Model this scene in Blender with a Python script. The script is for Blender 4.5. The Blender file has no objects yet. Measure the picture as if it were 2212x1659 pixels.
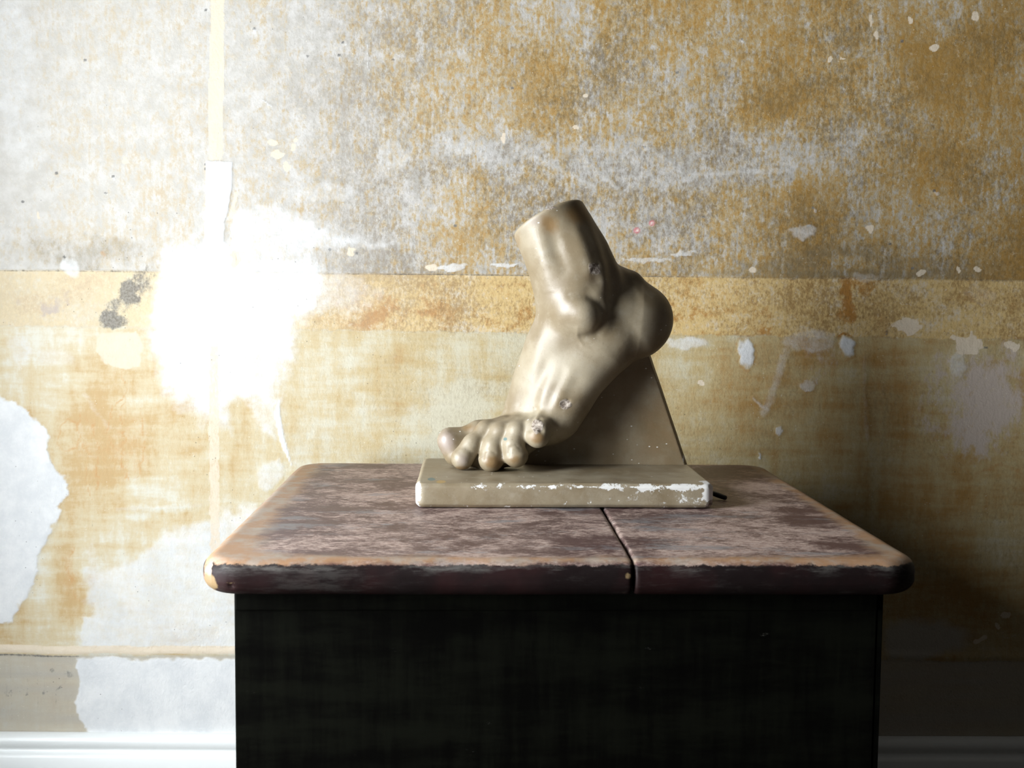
import bpy, math, random
import numpy as np
from mathutils import Vector, Matrix

S = bpy.context.scene
COL = S.collection
R = math.radians

# ------------------------------------------------------------------ camera, exposure, light
CAM_H = 0.989                      # camera height above the floor (m)
F_PX = 2500.0                      # focal length in pixels of a 2212 px wide frame
HOR = 194.0                        # horizon lies this far above the frame centre
YAW = -math.atan(80 / F_PX)
PITCH = math.atan(HOR / F_PX)
ROLL = R(0.5)
cam_d = bpy.data.cameras.new('camera')
cam = bpy.data.objects.new('camera', cam_d)
COL.objects.link(cam)
CAM_POS = Vector((0, 0, CAM_H))
CAM_ROT = Matrix.Rotation(YAW, 3, 'Z') @ Matrix.Rotation(math.pi / 2 - PITCH, 3, 'X') @ Matrix.Rotation(ROLL, 3, 'Z')
cam.matrix_world = Matrix.Translation(CAM_POS) @ CAM_ROT.to_4x4()
cam_d.sensor_width = 36.0
cam_d.lens = 36.0 * F_PX / 2212.0
cam_d.clip_start = 0.02
cam_d.dof.use_dof = True
cam_d.dof.focus_distance = 1.66
cam_d.dof.aperture_fstop = 11.0
S.camera = cam

S.view_settings.view_transform = 'Standard'
S.view_settings.look = 'None'
S.view_settings.gamma = 1.0
S.view_settings.use_curve_mapping = False
S.view_settings.exposure = 0.0

world = bpy.data.worlds.new('world')
S.world = world
world.use_nodes = True
world.node_tree.nodes['Background'].inputs[0].default_value = (0.75, 0.87, 1.0, 1)
world.node_tree.nodes['Background'].inputs[1].default_value = 0.5

LWX = -1.27                        # inner face of the wall with the window
WIN = (0.38, 1.22, 0.46, 1.80)      # window opening y0,y1,z0,z1
ld = bpy.data.lights.new('window_daylight', 'AREA')
ld.shape = 'RECTANGLE'
ld.size = WIN[1] - WIN[0] - 0.06
ld.size_y = WIN[3] - WIN[2] - 0.06
ld.energy = 112.0
ld.color = (0.93, 0.97, 1.0)
lo = bpy.data.objects.new('window_daylight', ld)
lo.location = (LWX - 0.13, (WIN[0] + WIN[1]) / 2, (WIN[2] + WIN[3]) / 2)
lo.rotation_euler = (R(90), 0, R(-90))
COL.objects.link(lo)

# ------------------------------------------------------------------ helpers
def ray(px, py):
    """direction of the ray through a pixel of the photograph, scaled to unit world Y"""
    d = CAM_ROT @ Vector(((px - 1106.0) / F_PX, (829.5 - py) / F_PX, -1.0))
    return d / d.y

def at(px, py, y):
    return CAM_POS + ray(px, py) * y

def tag(o, label=None, cat=None, group=None, kind=None):
    if label: o['label'] = label
    if cat: o['category'] = cat
    if group: o['group'] = group
    if kind: o['kind'] = kind
    return o

def empty(name, loc):
    o = bpy.data.objects.new(name, None)
    o.location = loc
    o.empty_display_size = 0.05
    COL.objects.link(o)
    return o

def link(name, me, mat, parent=None, smooth=True):
    if mat is not None:
        me.materials.append(mat)
    if smooth:
        me.polygons.foreach_set('use_smooth', np.ones(len(me.polygons), bool))
    o = bpy.data.objects.new(name, me)
    COL.objects.link(o)
    if parent is not None:
        o.parent = parent
        o.matrix_parent_inverse = Matrix.Translation(-parent.location)
    return o

def mesh_np(name, v, q):
    me = bpy.data.meshes.new(name)
    n, m = len(v), len(q)
    k = q.shape[1]
    me.vertices.add(n)
    me.vertices.foreach_set('co', np.ascontiguousarray(v, dtype=np.float32).ravel())
    me.loops.add(m * k)
    me.loops.foreach_set('vertex_index', np.ascontiguousarray(q, dtype=np.int32).ravel())
    me.polygons.add(m)
    me.polygons.foreach_set('loop_start', np.arange(0, m * k, k, dtype=np.int32))
    me.update(calc_edges=True)
    me.validate()
    return me

def attr(me, name, arr):
    a = me.attributes.new(name, 'FLOAT', 'POINT')
    a.data.foreach_set('value', np.ascontiguousarray(arr, dtype=np.float32).ravel())

def surface_nets(f, org, h):
    """dual mesh of the zero level of a sampled field f (negative inside)"""
    s = f < 0
    nx, ny, nz = f.shape
    cnt = np.zeros((nx - 1, ny - 1, nz - 1), np.float32)
    acc = np.zeros((nx - 1, ny - 1, nz - 1, 3), np.float32)
    cs = [(i, j, k) for i in (0, 1) for j in (0, 1) for k in (0, 1)]
    def sl(c): return f[c[0]:nx - 1 + c[0], c[1]:ny - 1 + c[1], c[2]:nz - 1 + c[2]]
    any_in = np.zeros(cnt.shape, bool); all_in = np.ones(cnt.shape, bool)
    for c in cs:
        t = sl(c) < 0
        any_in |= t; all_in &= t
    mix = any_in & ~all_in
    idx = np.argwhere(mix)
    vals = {c: sl(c)[mix] for c in cs}
    ac = np.zeros((len(idx), 3), np.float32); ct = np.zeros(len(idx), np.float32)
    for a in cs:
        for ax in range(3):
            if a[ax]: continue
            b = list(a); b[ax] = 1; b = tuple(b)
            fa, fb = vals[a], vals[b]
            m = (fa < 0) != (fb < 0)
            t = np.where(m, fa / np.where(m, fa - fb, 1), 0)
            for d in range(3):
                ac[:, d] += np.where(m, a[d] + (t if d == ax else 0), 0)
            ct += m
    p = ac / ct[:, None]
    verts = (idx + p) * h + np.array(org)
    vid = -np.ones(cnt.shape, np.int64)
    vid[mix] = np.arange(len(idx))
    quads = []
    for ax in range(3):
        o1, o2 = (ax + 1) % 3, (ax + 2) % 3
        sa = [slice(1, -1)] * 3; sb = [slice(1, -1)] * 3
        sa[ax] = slice(0, -1); sb[ax] = slice(1, None)
        A = s[tuple(sa)]; B = s[tuple(sb)]
        e = np.argwhere(A != B)
        inside = A[tuple(e.T)]
        e = e.copy()
        e[:, o1] += 1; e[:, o2] += 1
        def g(d1, d2):
            c = e.copy(); c[:, o1] -= d1; c[:, o2] -= d2
            return vid[c[:, 0], c[:, 1], c[:, 2]]
        q = np.stack([g(1, 1), g(0, 1), g(0, 0), g(1, 0)], 1)
        q[~inside] = q[~inside][:, ::-1]
        quads.append(q)
    return verts, np.concatenate(quads)

_rng = np.random.RandomState(7)
_perm = _rng.rand(64, 64, 64).astype(np.float32)
def vnoise(x, y, z=0.0):
    """smooth value noise, period 64, values 0..1"""
    x = np.asarray(x, np.float32); y = np.asarray(y, np.float32)
    z = np.asarray(z, np.float32) + np.zeros_like(x)
    xi = np.floor(x).astype(int); yi = np.floor(y).astype(int); zi = np.floor(z).astype(int)
    fx = x - xi; fy = y - yi; fz = z - zi
    fx = fx * fx * (3 - 2 * fx); fy = fy * fy * (3 - 2 * fy); fz = fz * fz * (3 - 2 * fz)
    r = 0
    for i in (0, 1):
        for j in (0, 1):
            for k in (0, 1):
                w = (fx if i else 1 - fx) * (fy if j else 1 - fy) * (fz if k else 1 - fz)
                r = r + w * _perm[(xi + i) & 63, (yi + j) & 63, (zi + k) & 63]
    return r

def fbm(x, y, z=0.0, oct=4, gain=0.5):
    a, s, t = 1.0, 0, 0
    for o in range(oct):
        s = s + a * vnoise(x + 13.7 * o, y + 7.1 * o, z + 3.3 * o); t += a
        x = x * 2.03; y = y * 2.03; z = z * 2.03; a *= gain
    return s / t

# ------------------------------------------------------------------ node material helper
class NM:
    def __init__(self, name):
        self.m = bpy.data.materials.new(name)
        self.m.use_nodes = True
        self.nt = self.m.node_tree
        self.bsdf = self.nt.nodes['Principled BSDF']
        self._co = None
    def n(self, t, **kw):
        nd = self.nt.nodes.new(t)
        for k, v in kw.items(): setattr(nd, k, v)
        return nd
    def lk(self, a, b): self.nt.links.new(a, b)
    def put(self, sock, v):
        if hasattr(v, 'is_output'): self.lk(v, sock)
        elif isinstance(v, (tuple, list)) and len(v) == 3 and sock.type == 'RGBA': sock.default_value = (*v, 1)
        else: sock.default_value = v
    def co(self):
        if self._co is None:
            self._co = self.n('ShaderNodeTexCoord').outputs['Object']
        return self._co
    def mp(self, scale=(1, 1, 1), rot=(0, 0, 0), loc=(0, 0, 0)):
        nd = self.n('ShaderNodeMapping')
        self.lk(self.co(), nd.inputs[0])
        nd.inputs['Scale'].default_value = scale
        nd.inputs['Rotation'].default_value = rot
        nd.inputs['Location'].default_value = loc
        return nd.outputs[0]
    def noise(self, scale, detail=4, rough=0.55, vec=None, dist=0.0, st=(1, 1, 1), loc=(0, 0, 0), rot=(0, 0, 0)):
        nd = self.n('ShaderNodeTexNoise')
        self.lk(vec if vec is not None else self.mp(st, rot, loc), nd.inputs['Vector'])
        nd.inputs['Scale'].default_value = scale
        nd.inputs['Detail'].default_value = detail
        nd.inputs['Roughness'].default_value = rough
        nd.inputs['Distortion'].default_value = dist
        return nd.outputs['Fac']
    def voro(self, scale, st=(1, 1, 1), feature='F1', out='Distance', rnd=1.0, loc=(0, 0, 0)):
        nd = self.n('ShaderNodeTexVoronoi', feature=feature)
        self.lk(self.mp(st, (0, 0, 0), loc), nd.inputs['Vector'])
        nd.inputs['Scale'].default_value = scale
        nd.inputs['Randomness'].default_value = rnd
        return nd.outputs[out]
    def a(self, name):
        return self.n('ShaderNodeAttribute', attribute_name=name).outputs['Fac']
    def math(self, op, a, b=0.0, c=0.0, clamp=False):
        nd = self.n('ShaderNodeMath', operation=op, use_clamp=clamp)
        self.put(nd.inputs[0], a); self.put(nd.inputs[1], b)
        if op in ('MULTIPLY_ADD',): self.put(nd.inputs[2], c)
        return nd.outputs[0]
    def ss(self, v, lo, hi, to0=0.0, to1=1.0):
        nd = self.n('ShaderNodeMapRange', interpolation_type='SMOOTHSTEP')
        self.put(nd.inputs[0], v)
        nd.inputs[1].default_value = lo; nd.inputs[2].default_value = hi
        nd.inputs[3].default_value = to0; nd.inputs[4].default_value = to1
        return nd.outputs[0]
    def mix(self, fac, a, b, mode='MIX'):
        nd = self.n('ShaderNodeMix', data_type='RGBA', blend_type=mode)
        self.put(nd.inputs[0], fac); self.put(nd.inputs[6], a); self.put(nd.inputs[7], b)
        return nd.outputs[2]
    def bump(self, h, strength=0.3, dist=0.002, normal=None):
        nd = self.n('ShaderNodeBump')
        nd.inputs['Strength'].default_value = strength
        nd.inputs['Distance'].default_value = dist
        self.lk(h, nd.inputs['Height'])
        if normal is not None: self.lk(normal, nd.inputs['Normal'])
        return nd.outputs[0]
    def out(self, col, rough, normal=None, spec=None):
        self.put(self.bsdf.inputs['Base Color'], col)
        self.put(self.bsdf.inputs['Roughness'], rough)
        if normal is not None: self.lk(normal, self.bsdf.inputs['Normal'])
        if spec is not None: self.bsdf.inputs['Specular IOR Level'].default_value = spec
        return self.m

# ------------------------------------------------------------------ materials
def mat_plain(name, col, rough=0.8):
    k = NM(name)
    n = k.noise(9, 5)
    c = k.mix(k.ss(n, 0.3, 0.7), tuple(x * 0.85 for x in col), tuple(min(1, x * 1.1) for x in col))
    return k.out(c, rough)

def mat_wall():
    k = NM('distressed_plaster')
    och, band, low, patch = k.a('ochre'), k.a('band'), k.a('low'), k.a('patch')
    strip, dark, rust, peach = k.a('strip'), k.a('dark'), k.a('rust'), k.a('peach')
    # upper field: lilac grey plaster under torn ochre size
    nv = k.noise(46, 9, 0.72, st=(1.3, 1, 0.85))
    nb = k.noise(7, 6, 0.6, st=(1, 1, 0.9), loc=(3, 0, 1))
    nf = k.noise(230, 5, 0.7, loc=(1, 2, 3))
    nm = k.noise(120, 6, 0.72, st=(1.1, 1, 0.8), loc=(6, 2, 3))
    nvert = k.noise(85, 4, 0.6, st=(1.8, 1, 0.14))
    t = k.math('MULTIPLY_ADD', nv, 0.30, k.math('MULTIPLY_ADD', nb, 0.16, k.math('MULTIPLY_ADD', nm, 0.50, k.math('MULTIPLY', nvert, 0.22))))
    t = k.math('ADD', t, k.math('MULTIPLY', k.math('SUBTRACT', och, 0.5), 0.30))
    t1 = k.ss(t, 0.51, 0.67)
    t2 = k.ss(k.math('ADD', t, k.math('MULTIPLY', k.math('SUBTRACT', nf, 0.5), 0.34)), 0.60, 0.77)
    pale = k.a('pale')  # left-hand lightening, partly window light mixed into the wall colours
    g0 = k.mix(k.ss(k.noise(28, 7, 0.7, loc=(2, 9, 4)), 0.35, 0.65), (0.40, 0.38, 0.345), (0.57, 0.555, 0.535))
    up = k.mix(t1, g0, (0.45, 0.34, 0.175))
    up = k.mix(k.math('MULTIPLY', t2, k.ss(pale, 0, 1, 1.0, 0.55)), up, (0.42, 0.24, 0.062))
    gl = k.noise(5, 6, 0.65, st=(1, 1, 1.3), loc=(11, 0, 7))
    gm = k.math('ADD', k.math('MULTIPLY', k.noise(190, 7, 0.75, st=(1, 1, 0.6), loc=(5, 5, 5)), 0.6), k.math('MULTIPLY', gl, 0.5))
    grime = k.math('MULTIPLY', k.ss(gm, 0.49, 0.68), k.ss(pale, 0, 0.8, 0.72, 0.0))
    up = k.mix(grime, up, (0.145, 0.10, 0.045))
    up = k.mix(k.math('MULTIPLY', k.ss(och, 0.62, 1.0), 0.45), up, (0.24, 0.15, 0.05))
    cream = k.ss(k.math('ADD', k.noise(48, 9, 0.75, loc=(9, 9, 9), st=(1, 1, 1.2)), k.math('MULTIPLY', k.math('SUBTRACT', nf, 0.5), 0.2)), 0.58, 0.68)
    up = k.mix(k.math('MULTIPLY', cream, 0.5), up, (0.62, 0.55, 0.41))
    up = k.mix(k.math('MULTIPLY', pale, 0.45), up, (0.69, 0.66, 0.60))
    # yellow band: mottled strong yellow ochre
    bn = k.noise(60, 9, 0.72, loc=(5, 1, 2))
    bn2 = k.noise(17, 6, 0.6, st=(0.7, 1, 1.2), loc=(2, 4, 2))
    bt = k.math('ADD', k.math('MULTIPLY_ADD', bn, 0.35, k.math('MULTIPLY', nm, 0.35)), k.math('MULTIPLY', bn2, 0.3))
    bt = k.math('ADD', bt, k.math('MULTIPLY', k.math('SUBTRACT', och, 0.55), 0.2))
    bc = k.mix(k.ss(bt, 0.36, 0.52), (0.60, 0.55, 0.46), (0.62, 0.45, 0.20))
    bc = k.mix(k.ss(k.math('ADD', bt, k.math('MULTIPLY', rust, 0.35)), 0.52, 0.68), bc, (0.42, 0.20, 0.045))
    # lower field: washed olive / tan brushed sideways
    lh = k.noise(34, 7, 0.65, st=(0.35, 1, 1.9))
    lb = k.noise(9, 6, 0.6, st=(1.1, 1, 0.8), loc=(7, 7, 1))
    lv = k.noise(60, 6, 0.6, st=(1.3, 1, 0.3), loc=(3, 3, 5))
    lt = k.math('MULTIPLY_ADD', lh, 0.35, k.math('MULTIPLY_ADD', lb, 0.50, k.math('MULTIPLY', lv, 0.25)))
    lt = k.math('ADD', lt, k.math('MULTIPLY', k.math('SUBTRACT', och, 0.5), 0.34))
    lt = k.math('ADD', lt, k.math('MULTIPLY', k.math('SUBTRACT', nm, 0.5), 0.22))
    lc = k.mix(k.ss(lt, 0.36, 0.62), (0.57, 0.53, 0.39), (0.49, 0.385, 0.20))
    lc = k.mix(k.ss(lt, 0.56, 0.82), lc, (0.40, 0.23, 0.07))
    bc = k.mix(k.math('MULTIPLY', k.ss(k.math('ADD', gm, k.math('MULTIPLY', k.math('SUBTRACT', bn, 0.5), 0.25)), 0.50, 0.66), k.ss(pale, 0, 1, 0.75, 0.3)), bc, (0.26, 0.15, 0.05))
    bc = k.mix(k.math('MULTIPLY', cream, 0.6), bc, (0.74, 0.68, 0.56))
    bc = k.mix(k.math('MULTIPLY', pale, 0.5), bc, (0.74, 0.68, 0.54))
    lc = k.mix(k.math('MULTIPLY', k.math('MULTIPLY', k.ss(gm, 0.53, 0.70), 0.45), k.ss(pale, 0, 1, 1.0, 0.3)), lc, (0.24, 0.165, 0.075))
    lc = k.mix(k.math('MULTIPLY', cream, 0.25), lc, (0.66, 0.62, 0.50))
    lp = k.mix(k.ss(lt, 0.38, 0.56), (0.72, 0.70, 0.61), (0.66, 0.56, 0.375))
    lp = k.mix(k.ss(lt, 0.53, 0.72), lp, (0.57, 0.40, 0.20))
    lc = k.mix(k.math('MULTIPLY', pale, 0.85), lc, lp)
    c = k.mix(band, up, bc)
    c = k.mix(low, c, lc)
    c = k.mix(k.ss(k.math('ADD', peach, k.math('MULTIPLY', k.math('SUBTRACT', nv, 0.5), 1.2)), 0.4, 0.7), c, (0.52, 0.44, 0.38))
    so = k.ss(k.math('ADD', k.a('soot'), k.math('MULTIPLY', k.math('SUBTRACT', nv, 0.5), 0.8)), 0.2, 0.75, 0, 0.75)
    c = k.mix(so, c, (0.21, 0.165, 0.095))
    c = k.mix(k.a('grey'), c, k.mix(k.noise(16, 5, 0.6, st=(0.6, 1, 1.5)), (0.50, 0.46, 0.38), (0.44, 0.43, 0.40)))
    # rust stains
    rs = k.ss(k.math('ADD', rust, k.math('MULTIPLY', k.math('SUBTRACT', nv, 0.5), 1.4)), 0.28, 0.9)
    c = k.mix(k.math('MULTIPLY', rs, 0.72), c, k.mix(pale, (0.40, 0.18, 0.04), (0.56, 0.31, 0.12)))
    # dark mould and cracks
    dk = k.ss(k.math('ADD', dark, k.math('MULTIPLY', k.math('SUBTRACT', nm, 0.5), 1.5)), 0.40, 0.85)
    c = k.mix(k.math('MULTIPLY', dk, 0.8), c, k.mix(k.ss(nf, 0.35, 0.65), (0.07, 0.07, 0.07), (0.24, 0.235, 0.225)))
    # white plaster repairs
    pn = k.math('ADD', patch, k.math('MULTIPLY', k.math('SUBTRACT', k.noise(40, 8, 0.7, loc=(4, 8, 8), st=(1, 1, 1.3)), 0.5), 0.55))
    pw = k.ss(pn, 0.24, 0.82)
    pc = k.mix(k.ss(k.noise(13, 8, 0.7), 0.35, 0.65), (0.68, 0.695, 0.705), (0.80, 0.805, 0.80))
    c = k.mix(pw, c, pc)
    sx = k.ss(k.math('ADD', strip, k.math('MULTIPLY', k.math('SUBTRACT', nm, 0.5), 0.9)), 0.25, 0.62)
    c = k.mix(k.math('MULTIPLY', sx, 0.92), c, k.mix(k.noise(50, 6, 0.6), (0.70, 0.585, 0.44), (0.77, 0.68, 0.55)))
    # fine specks
    sp = k.voro(160)
    sel = k.noise(31, 2, 0.5, loc=(8, 1, 1))
    spk = k.math('MULTIPLY', k.ss(sp, 0.16, 0.10), k.ss(sel, 0.56, 0.62))
    c = k.mix(k.math('MULTIPLY', spk, 0.6), c, (0.75, 0.72, 0.62))
    sp2 = k.voro(75, loc=(3, 3, 3))
    spd = k.math('MULTIPLY', k.ss(sp2, 0.085, 0.05), k.ss(k.noise(6, 2, 0.5, loc=(1, 7, 3)), 0.52, 0.60))
    c = k.mix(k.math('MULTIPLY', spd, 0.7), c, (0.05, 0.045, 0.04))
    c = k.mix(k.math('MULTIPLY', k.a('pink'), 0.8), c, (0.62, 0.16, 0.20))
    c = k.mix(k.a('pinkw'), c, (0.80, 0.72, 0.66))
    h = k.math('ADD', k.math('MULTIPLY', nv, 0.6), k.math('MULTIPLY', nf, 0.35))
    h = k.math('ADD', h, k.math('MULTIPLY', pw, 0.25))
    nrm = k.bump(k.math('ADD', h, k.math('MULTIPLY', nm, 0.5)), 0.55, 0.003)
    return k.out(c, k.ss(t, 0.4, 0.7, 0.62, 0.5), nrm, 0.3)

def mat_top():
    k = NM('worn_painted_wood')
    edge, side = k.a('edge'), k.a('side')
    g = k.noise(15, 12, 0.76, st=(0.75, 1.0, 1), dist=0.3)
    b = k.noise(5.5, 6, 0.65, st=(0.9, 1.0, 1), loc=(1, 5, 2))
    f = k.noise(170, 8, 0.82, st=(0.55, 1, 1), rot=(0, 0, 0.35))
    t = k.math('MULTIPLY_ADD', g, 0.75, k.math('MULTIPLY_ADD', b, 0.55, k.math('MULTIPLY', f, 0.40)))
    maroon = k.mix(f, (0.060, 0.028, 0.030), (0.115, 0.060, 0.058))
    c = k.mix(k.ss(t, 0.78, 0.96), maroon, k.mix(k.ss(f, 0.4, 0.6), (0.34, 0.235, 0.20), (0.53, 0.415, 0.36)))
    blue = k.ss(k.math('ADD', k.noise(10, 8, 0.7, st=(0.6, 1.5, 1), loc=(8, 2, 2)), k.math('MULTIPLY', k.math('SUBTRACT', f, 0.5), 0.35)), 0.53, 0.64)
    c = k.mix(k.math('MULTIPLY', blue, 0.65), c, (0.215, 0.225, 0.24))
    pit = k.ss(k.noise(70, 4, 0.6, st=(0.25, 1, 1), loc=(5, 6, 1)), 0.68, 0.74)
    c = k.mix(k.math('MULTIPLY', pit, 0.7), c, (0.03, 0.02, 0.018))
    # bare wood along the worn edges
    en = k.math('ADD', edge, k.math('MULTIPLY', k.math('SUBTRACT', k.noise(20, 9, 0.75, st=(0.6, 1, 1)), 0.5), 1.7))
    c = k.mix(k.ss(en, 0.35, 0.95, 0, 0.85), c, k.mix(k.ss(k.noise(26, 7, 0.7), 0.4, 0.62), (0.38, 0.215, 0.11), (0.38, 0.31, 0.245)))
    # dark paint on the nosing
    sn = k.math('ADD', side, k.math('MULTIPLY', k.math('SUBTRACT', k.noise(42, 9, 0.75), 0.5), 1.3))
    sd = k.ss(sn, 0.42, 0.60)
    dkc = k.mix(k.math('MULTIPLY', k.ss(k.noise(16, 9, 0.75, st=(0.5, 1, 2.5), loc=(2, 2, 8)), 0.50, 0.68), k.ss(side, 1.02, 0.9, 0.25, 1.0)), k.mix(k.ss(k.noise(12, 4, 0.5), 0.4, 0.6), (0.022, 0.009, 0.009), (0.011, 0.007, 0.007)), (0.10, 0.093, 0.085))
    c = k.mix(sd, c, dkc)
    ch = k.a('chip')
    c = k.mix(k.ss(k.math('ADD', ch, k.math('MULTIPLY', k.math('SUBTRACT', k.noise(90, 7, 0.7), 0.5), 0.9)), 0.5, 0.7), c, (0.24, 0.165, 0.085))
    s1 = k.ss(k.noise(60, 3, 0.5, st=(0.06, 1.6, 1), rot=(0, 0, 0.5)), 0.66, 0.72)
    s2 = k.ss(k.noise(60, 3, 0.5, st=(1.6, 0.07, 1), rot=(0, 0, -0.45), loc=(5, 3, 1)), 0.66, 0.72)
    sc = k.math('MULTIPLY', k.math('MAXIMUM', s1, s2), k.math('MULTIPLY', k.ss(f, 0.45, 0.6), k.ss(side, 0.5, 0.1)))
    c = k.mix(k.math('MULTIPLY', sc, 0.45), c, (0.48, 0.39, 0.34))
    h = k.math('ADD', k.math('MULTIPLY', g, 0.4), k.math('MULTIPLY', f, 0.5))
    k.lk(k.ss(side, 0.2, 0.8, 0.5, 0.12), k.bsdf.inputs['Specular IOR Level'])
    return k.out(c, k.ss(t, 0.7, 1.0, 0.40, 0.62), k.bump(h, 0.40, 0.0015))

def mat_body():
    k = NM('black_green_paint')
    g = k.noise(18, 8, 0.7, st=(0.25, 1, 1.4))
    g2 = k.noise(30, 6, 0.7, st=(1.5, 1, 0.15), loc=(4, 0, 2))
    t = k.math('ADD', k.math('MULTIPLY', g, 0.6), k.math('MULTIPLY', g2, 0.4))
    c = k.mix(k.ss(t, 0.40, 0.62), (0.0016, 0.0015, 0.0012), (0.0048, 0.0052, 0.0034))
    c = k.mix(k.ss(k.noise(60, 7, 0.75, st=(0.4, 1, 1)), 0.68, 0.8), c, (0.07, 0.07, 0.06))
    return k.out(c, 0.6, k.bump(t, 0.25, 0.001), 0.03)

def mat_trim():
    k = NM('white_gloss_trim')
    n = k.noise(14, 6, 0.6, st=(0.4, 1, 1))
    return k.out(k.mix(n, (0.80, 0.83, 0.82), (0.88, 0.90, 0.89)), 0.4, k.bump(n, 0.2, 0.002))

def mat_foot(name, flecks=1.0):
    k = NM(name)
    n1 = k.noise(11, 6, 0.6)
    n2 = k.noise(55, 8, 0.7)
    n3 = k.noise(480, 4, 0.6)
    c = k.mix(k.ss(n1, 0.35, 0.68), (0.215, 0.165, 0.098), (0.335, 0.285, 0.20))
    c = k.mix(k.ss(n2, 0.50, 0.72, 0, 0.5), c, (0.35, 0.31, 0.24))
    c = k.mix(k.ss(n3, 0.60, 0.72, 0, 0.5), c, (0.15, 0.115, 0.065))
    stain = k.a('stain')
    c = k.mix(k.ss(k.math('ADD', stain, k.math('MULTIPLY', k.math('SUBTRACT', n2, 0.5), 0.9)), 0.2, 0.8, 0, 0.85), c, (0.20, 0.115, 0.04))
    lil = k.a('lilac')
    c = k.mix(k.ss(k.math('ADD', lil, k.math('MULTIPLY', k.math('SUBTRACT', n2, 0.5), 0.6)), 0.3, 0.8, 0, 0.75), c, (0.33, 0.27, 0.24))
    wear = k.a('wear')
    wn = k.math('ADD', wear, k.math('MULTIPLY', k.math('SUBTRACT', k.noise(75, 9, 0.78, loc=(3, 1, 4)), 0.5), 2.6))
    w = k.ss(wn, 0.52, 0.62)
    c = k.mix(w, c, (0.74, 0.73, 0.70))
    # small white nicks and dark pin holes
    v = k.voro(75, st=(1, 1, 1.6), loc=(1, 2, 3))
    sel = k.noise(24, 3, 0.5, loc=(6, 6, 6))
    fl = k.math('MULTIPLY', k.ss(v, 0.13, 0.07), k.ss(sel, 0.555, 0.62))
    c = k.mix(k.math('MULTIPLY', fl, flecks), c, (0.80, 0.79, 0.76))
    v2 = k.voro(120, loc=(9, 2, 3))
    ph = k.math('MULTIPLY', k.ss(v2, 0.07, 0.03), k.ss(k.noise(18, 3, 0.5, loc=(2, 6, 1)), 0.52, 0.6))
    c = k.mix(k.math('MULTIPLY', ph, 0.8), c, (0.05, 0.04, 0.03))
    c = k.mix(k.math('MULTIPLY', k.ss(k.math('ADD', k.a('teal'), k.math('MULTIPLY', k.math('SUBTRACT', n2, 0.5), 0.8)), 0.35, 0.5), 0.9), c, (0.10, 0.17, 0.17))
    c = k.mix(k.math('MULTIPLY', k.ss(k.math('ADD', k.a('ochre_spot'), k.math('MULTIPLY', k.math('SUBTRACT', n2, 0.5), 0.8)), 0.35, 0.5), 0.8), c, (0.42, 0.27, 0.07))
    chip = k.a('chip')
    cr = k.ss(k.math('ADD', chip, k.math('MULTIPLY', k.math('SUBTRACT', n2, 0.5), 0.9)), 0.30, 0.48)
    c = k.mix(cr, c, k.mix(k.ss(k.noise(200, 6, 0.7), 0.4, 0.6), (0.16, 0.12, 0.09), (0.46, 0.40, 0.34)))
    h = k.math('ADD', k.math('MULTIPLY', n2, 0.5), k.math('MULTIPLY', n3, 0.12))
    h = k.math('ADD', h, k.math('MULTIPLY', w, -0.6))
    h = k.math('ADD', h, k.math('MULTIPLY', k.math('MULTIPLY', cr, k.noise(260, 6, 0.7)), 2.5))
    rough = k.math('MAXIMUM', k.math('MAXIMUM', k.ss(n1, 0.3, 0.7, 0.41, 0.54), k.math('MULTIPLY', w, 0.8)), k.math('MULTIPLY', cr, 0.85))
    return k.out(c, rough, k.bump(h, 0.42, 0.0014), 0.7)

M_WALL = mat_wall(); M_TOP = mat_top(); M_BODY = mat_body(); M_TRIM = mat_trim()
M_FOOT = mat_foot('aged_plaster'); M_ROOM = mat_plain('dim_room_plaster', (0.06, 0.055, 0.05))
M_FLOOR = mat_plain('floor_boards', (0.04, 0.03, 0.02), 0.5)
M_BLACK = mat_plain('black_rubber', (0.012, 0.012, 0.012), 0.45)

# ------------------------------------------------------------------ the room
WALL_ROT = R(-1.2)
WALL_ORG = Vector((0.10, 2.06, 0.0))
_wu = Vector((math.cos(WALL_ROT), math.sin(WALL_ROT), 0))
_wn = Vector((-math.sin(WALL_ROT), math.cos(WALL_ROT), 0))
_ci = CAM_ROT.transposed()

def wall_grid_px(U, Z):
    """where points of the wall appear in the photograph: design coordinates for its stains"""
    P = np.stack([WALL_ORG.x + _wu.x * U, WALL_ORG.y + _wu.y * U, Z - CAM_H], -1)
    M = np.array(_ci)
    C = P @ M.T
    return 1106 + F_PX * C[..., 0] / -C[..., 2], 829.5 - F_PX * C[..., 1] / -C[..., 2]

def sstep(a, b, x):
    t = np.clip((x - a) / (b - a), 0, 1)
    return t * t * (3 - 2 * t)

U0, U1, Z0, Z1 = -1.05, 1.05, 0.05, 1.62
us = np.arange(U0, U1 + 1e-6, 0.003)
zs = np.arange(Z0, Z1 + 1e-6, 0.0025)
UU, ZZ = np.meshgrid(us, zs, indexing='ij')
X, Y = wall_grid_px(UU, ZZ)
wx = (fbm(X / 60, Y / 60, 3.0, 4) - 0.5)
wy = (fbm(X / 60, Y / 60, 9.0, 4) - 0.5)
wfx = (fbm(X / 14, Y / 14, 21.0, 3) - 0.5)
wfy = (fbm(X / 14, Y / 14, 27.0, 3) - 0.5)

def warped(w=30, f=8):
    return X + wx * w * 2 + wfx * f * 2, Y + wy * w * 2 + wfy * f * 2

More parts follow.
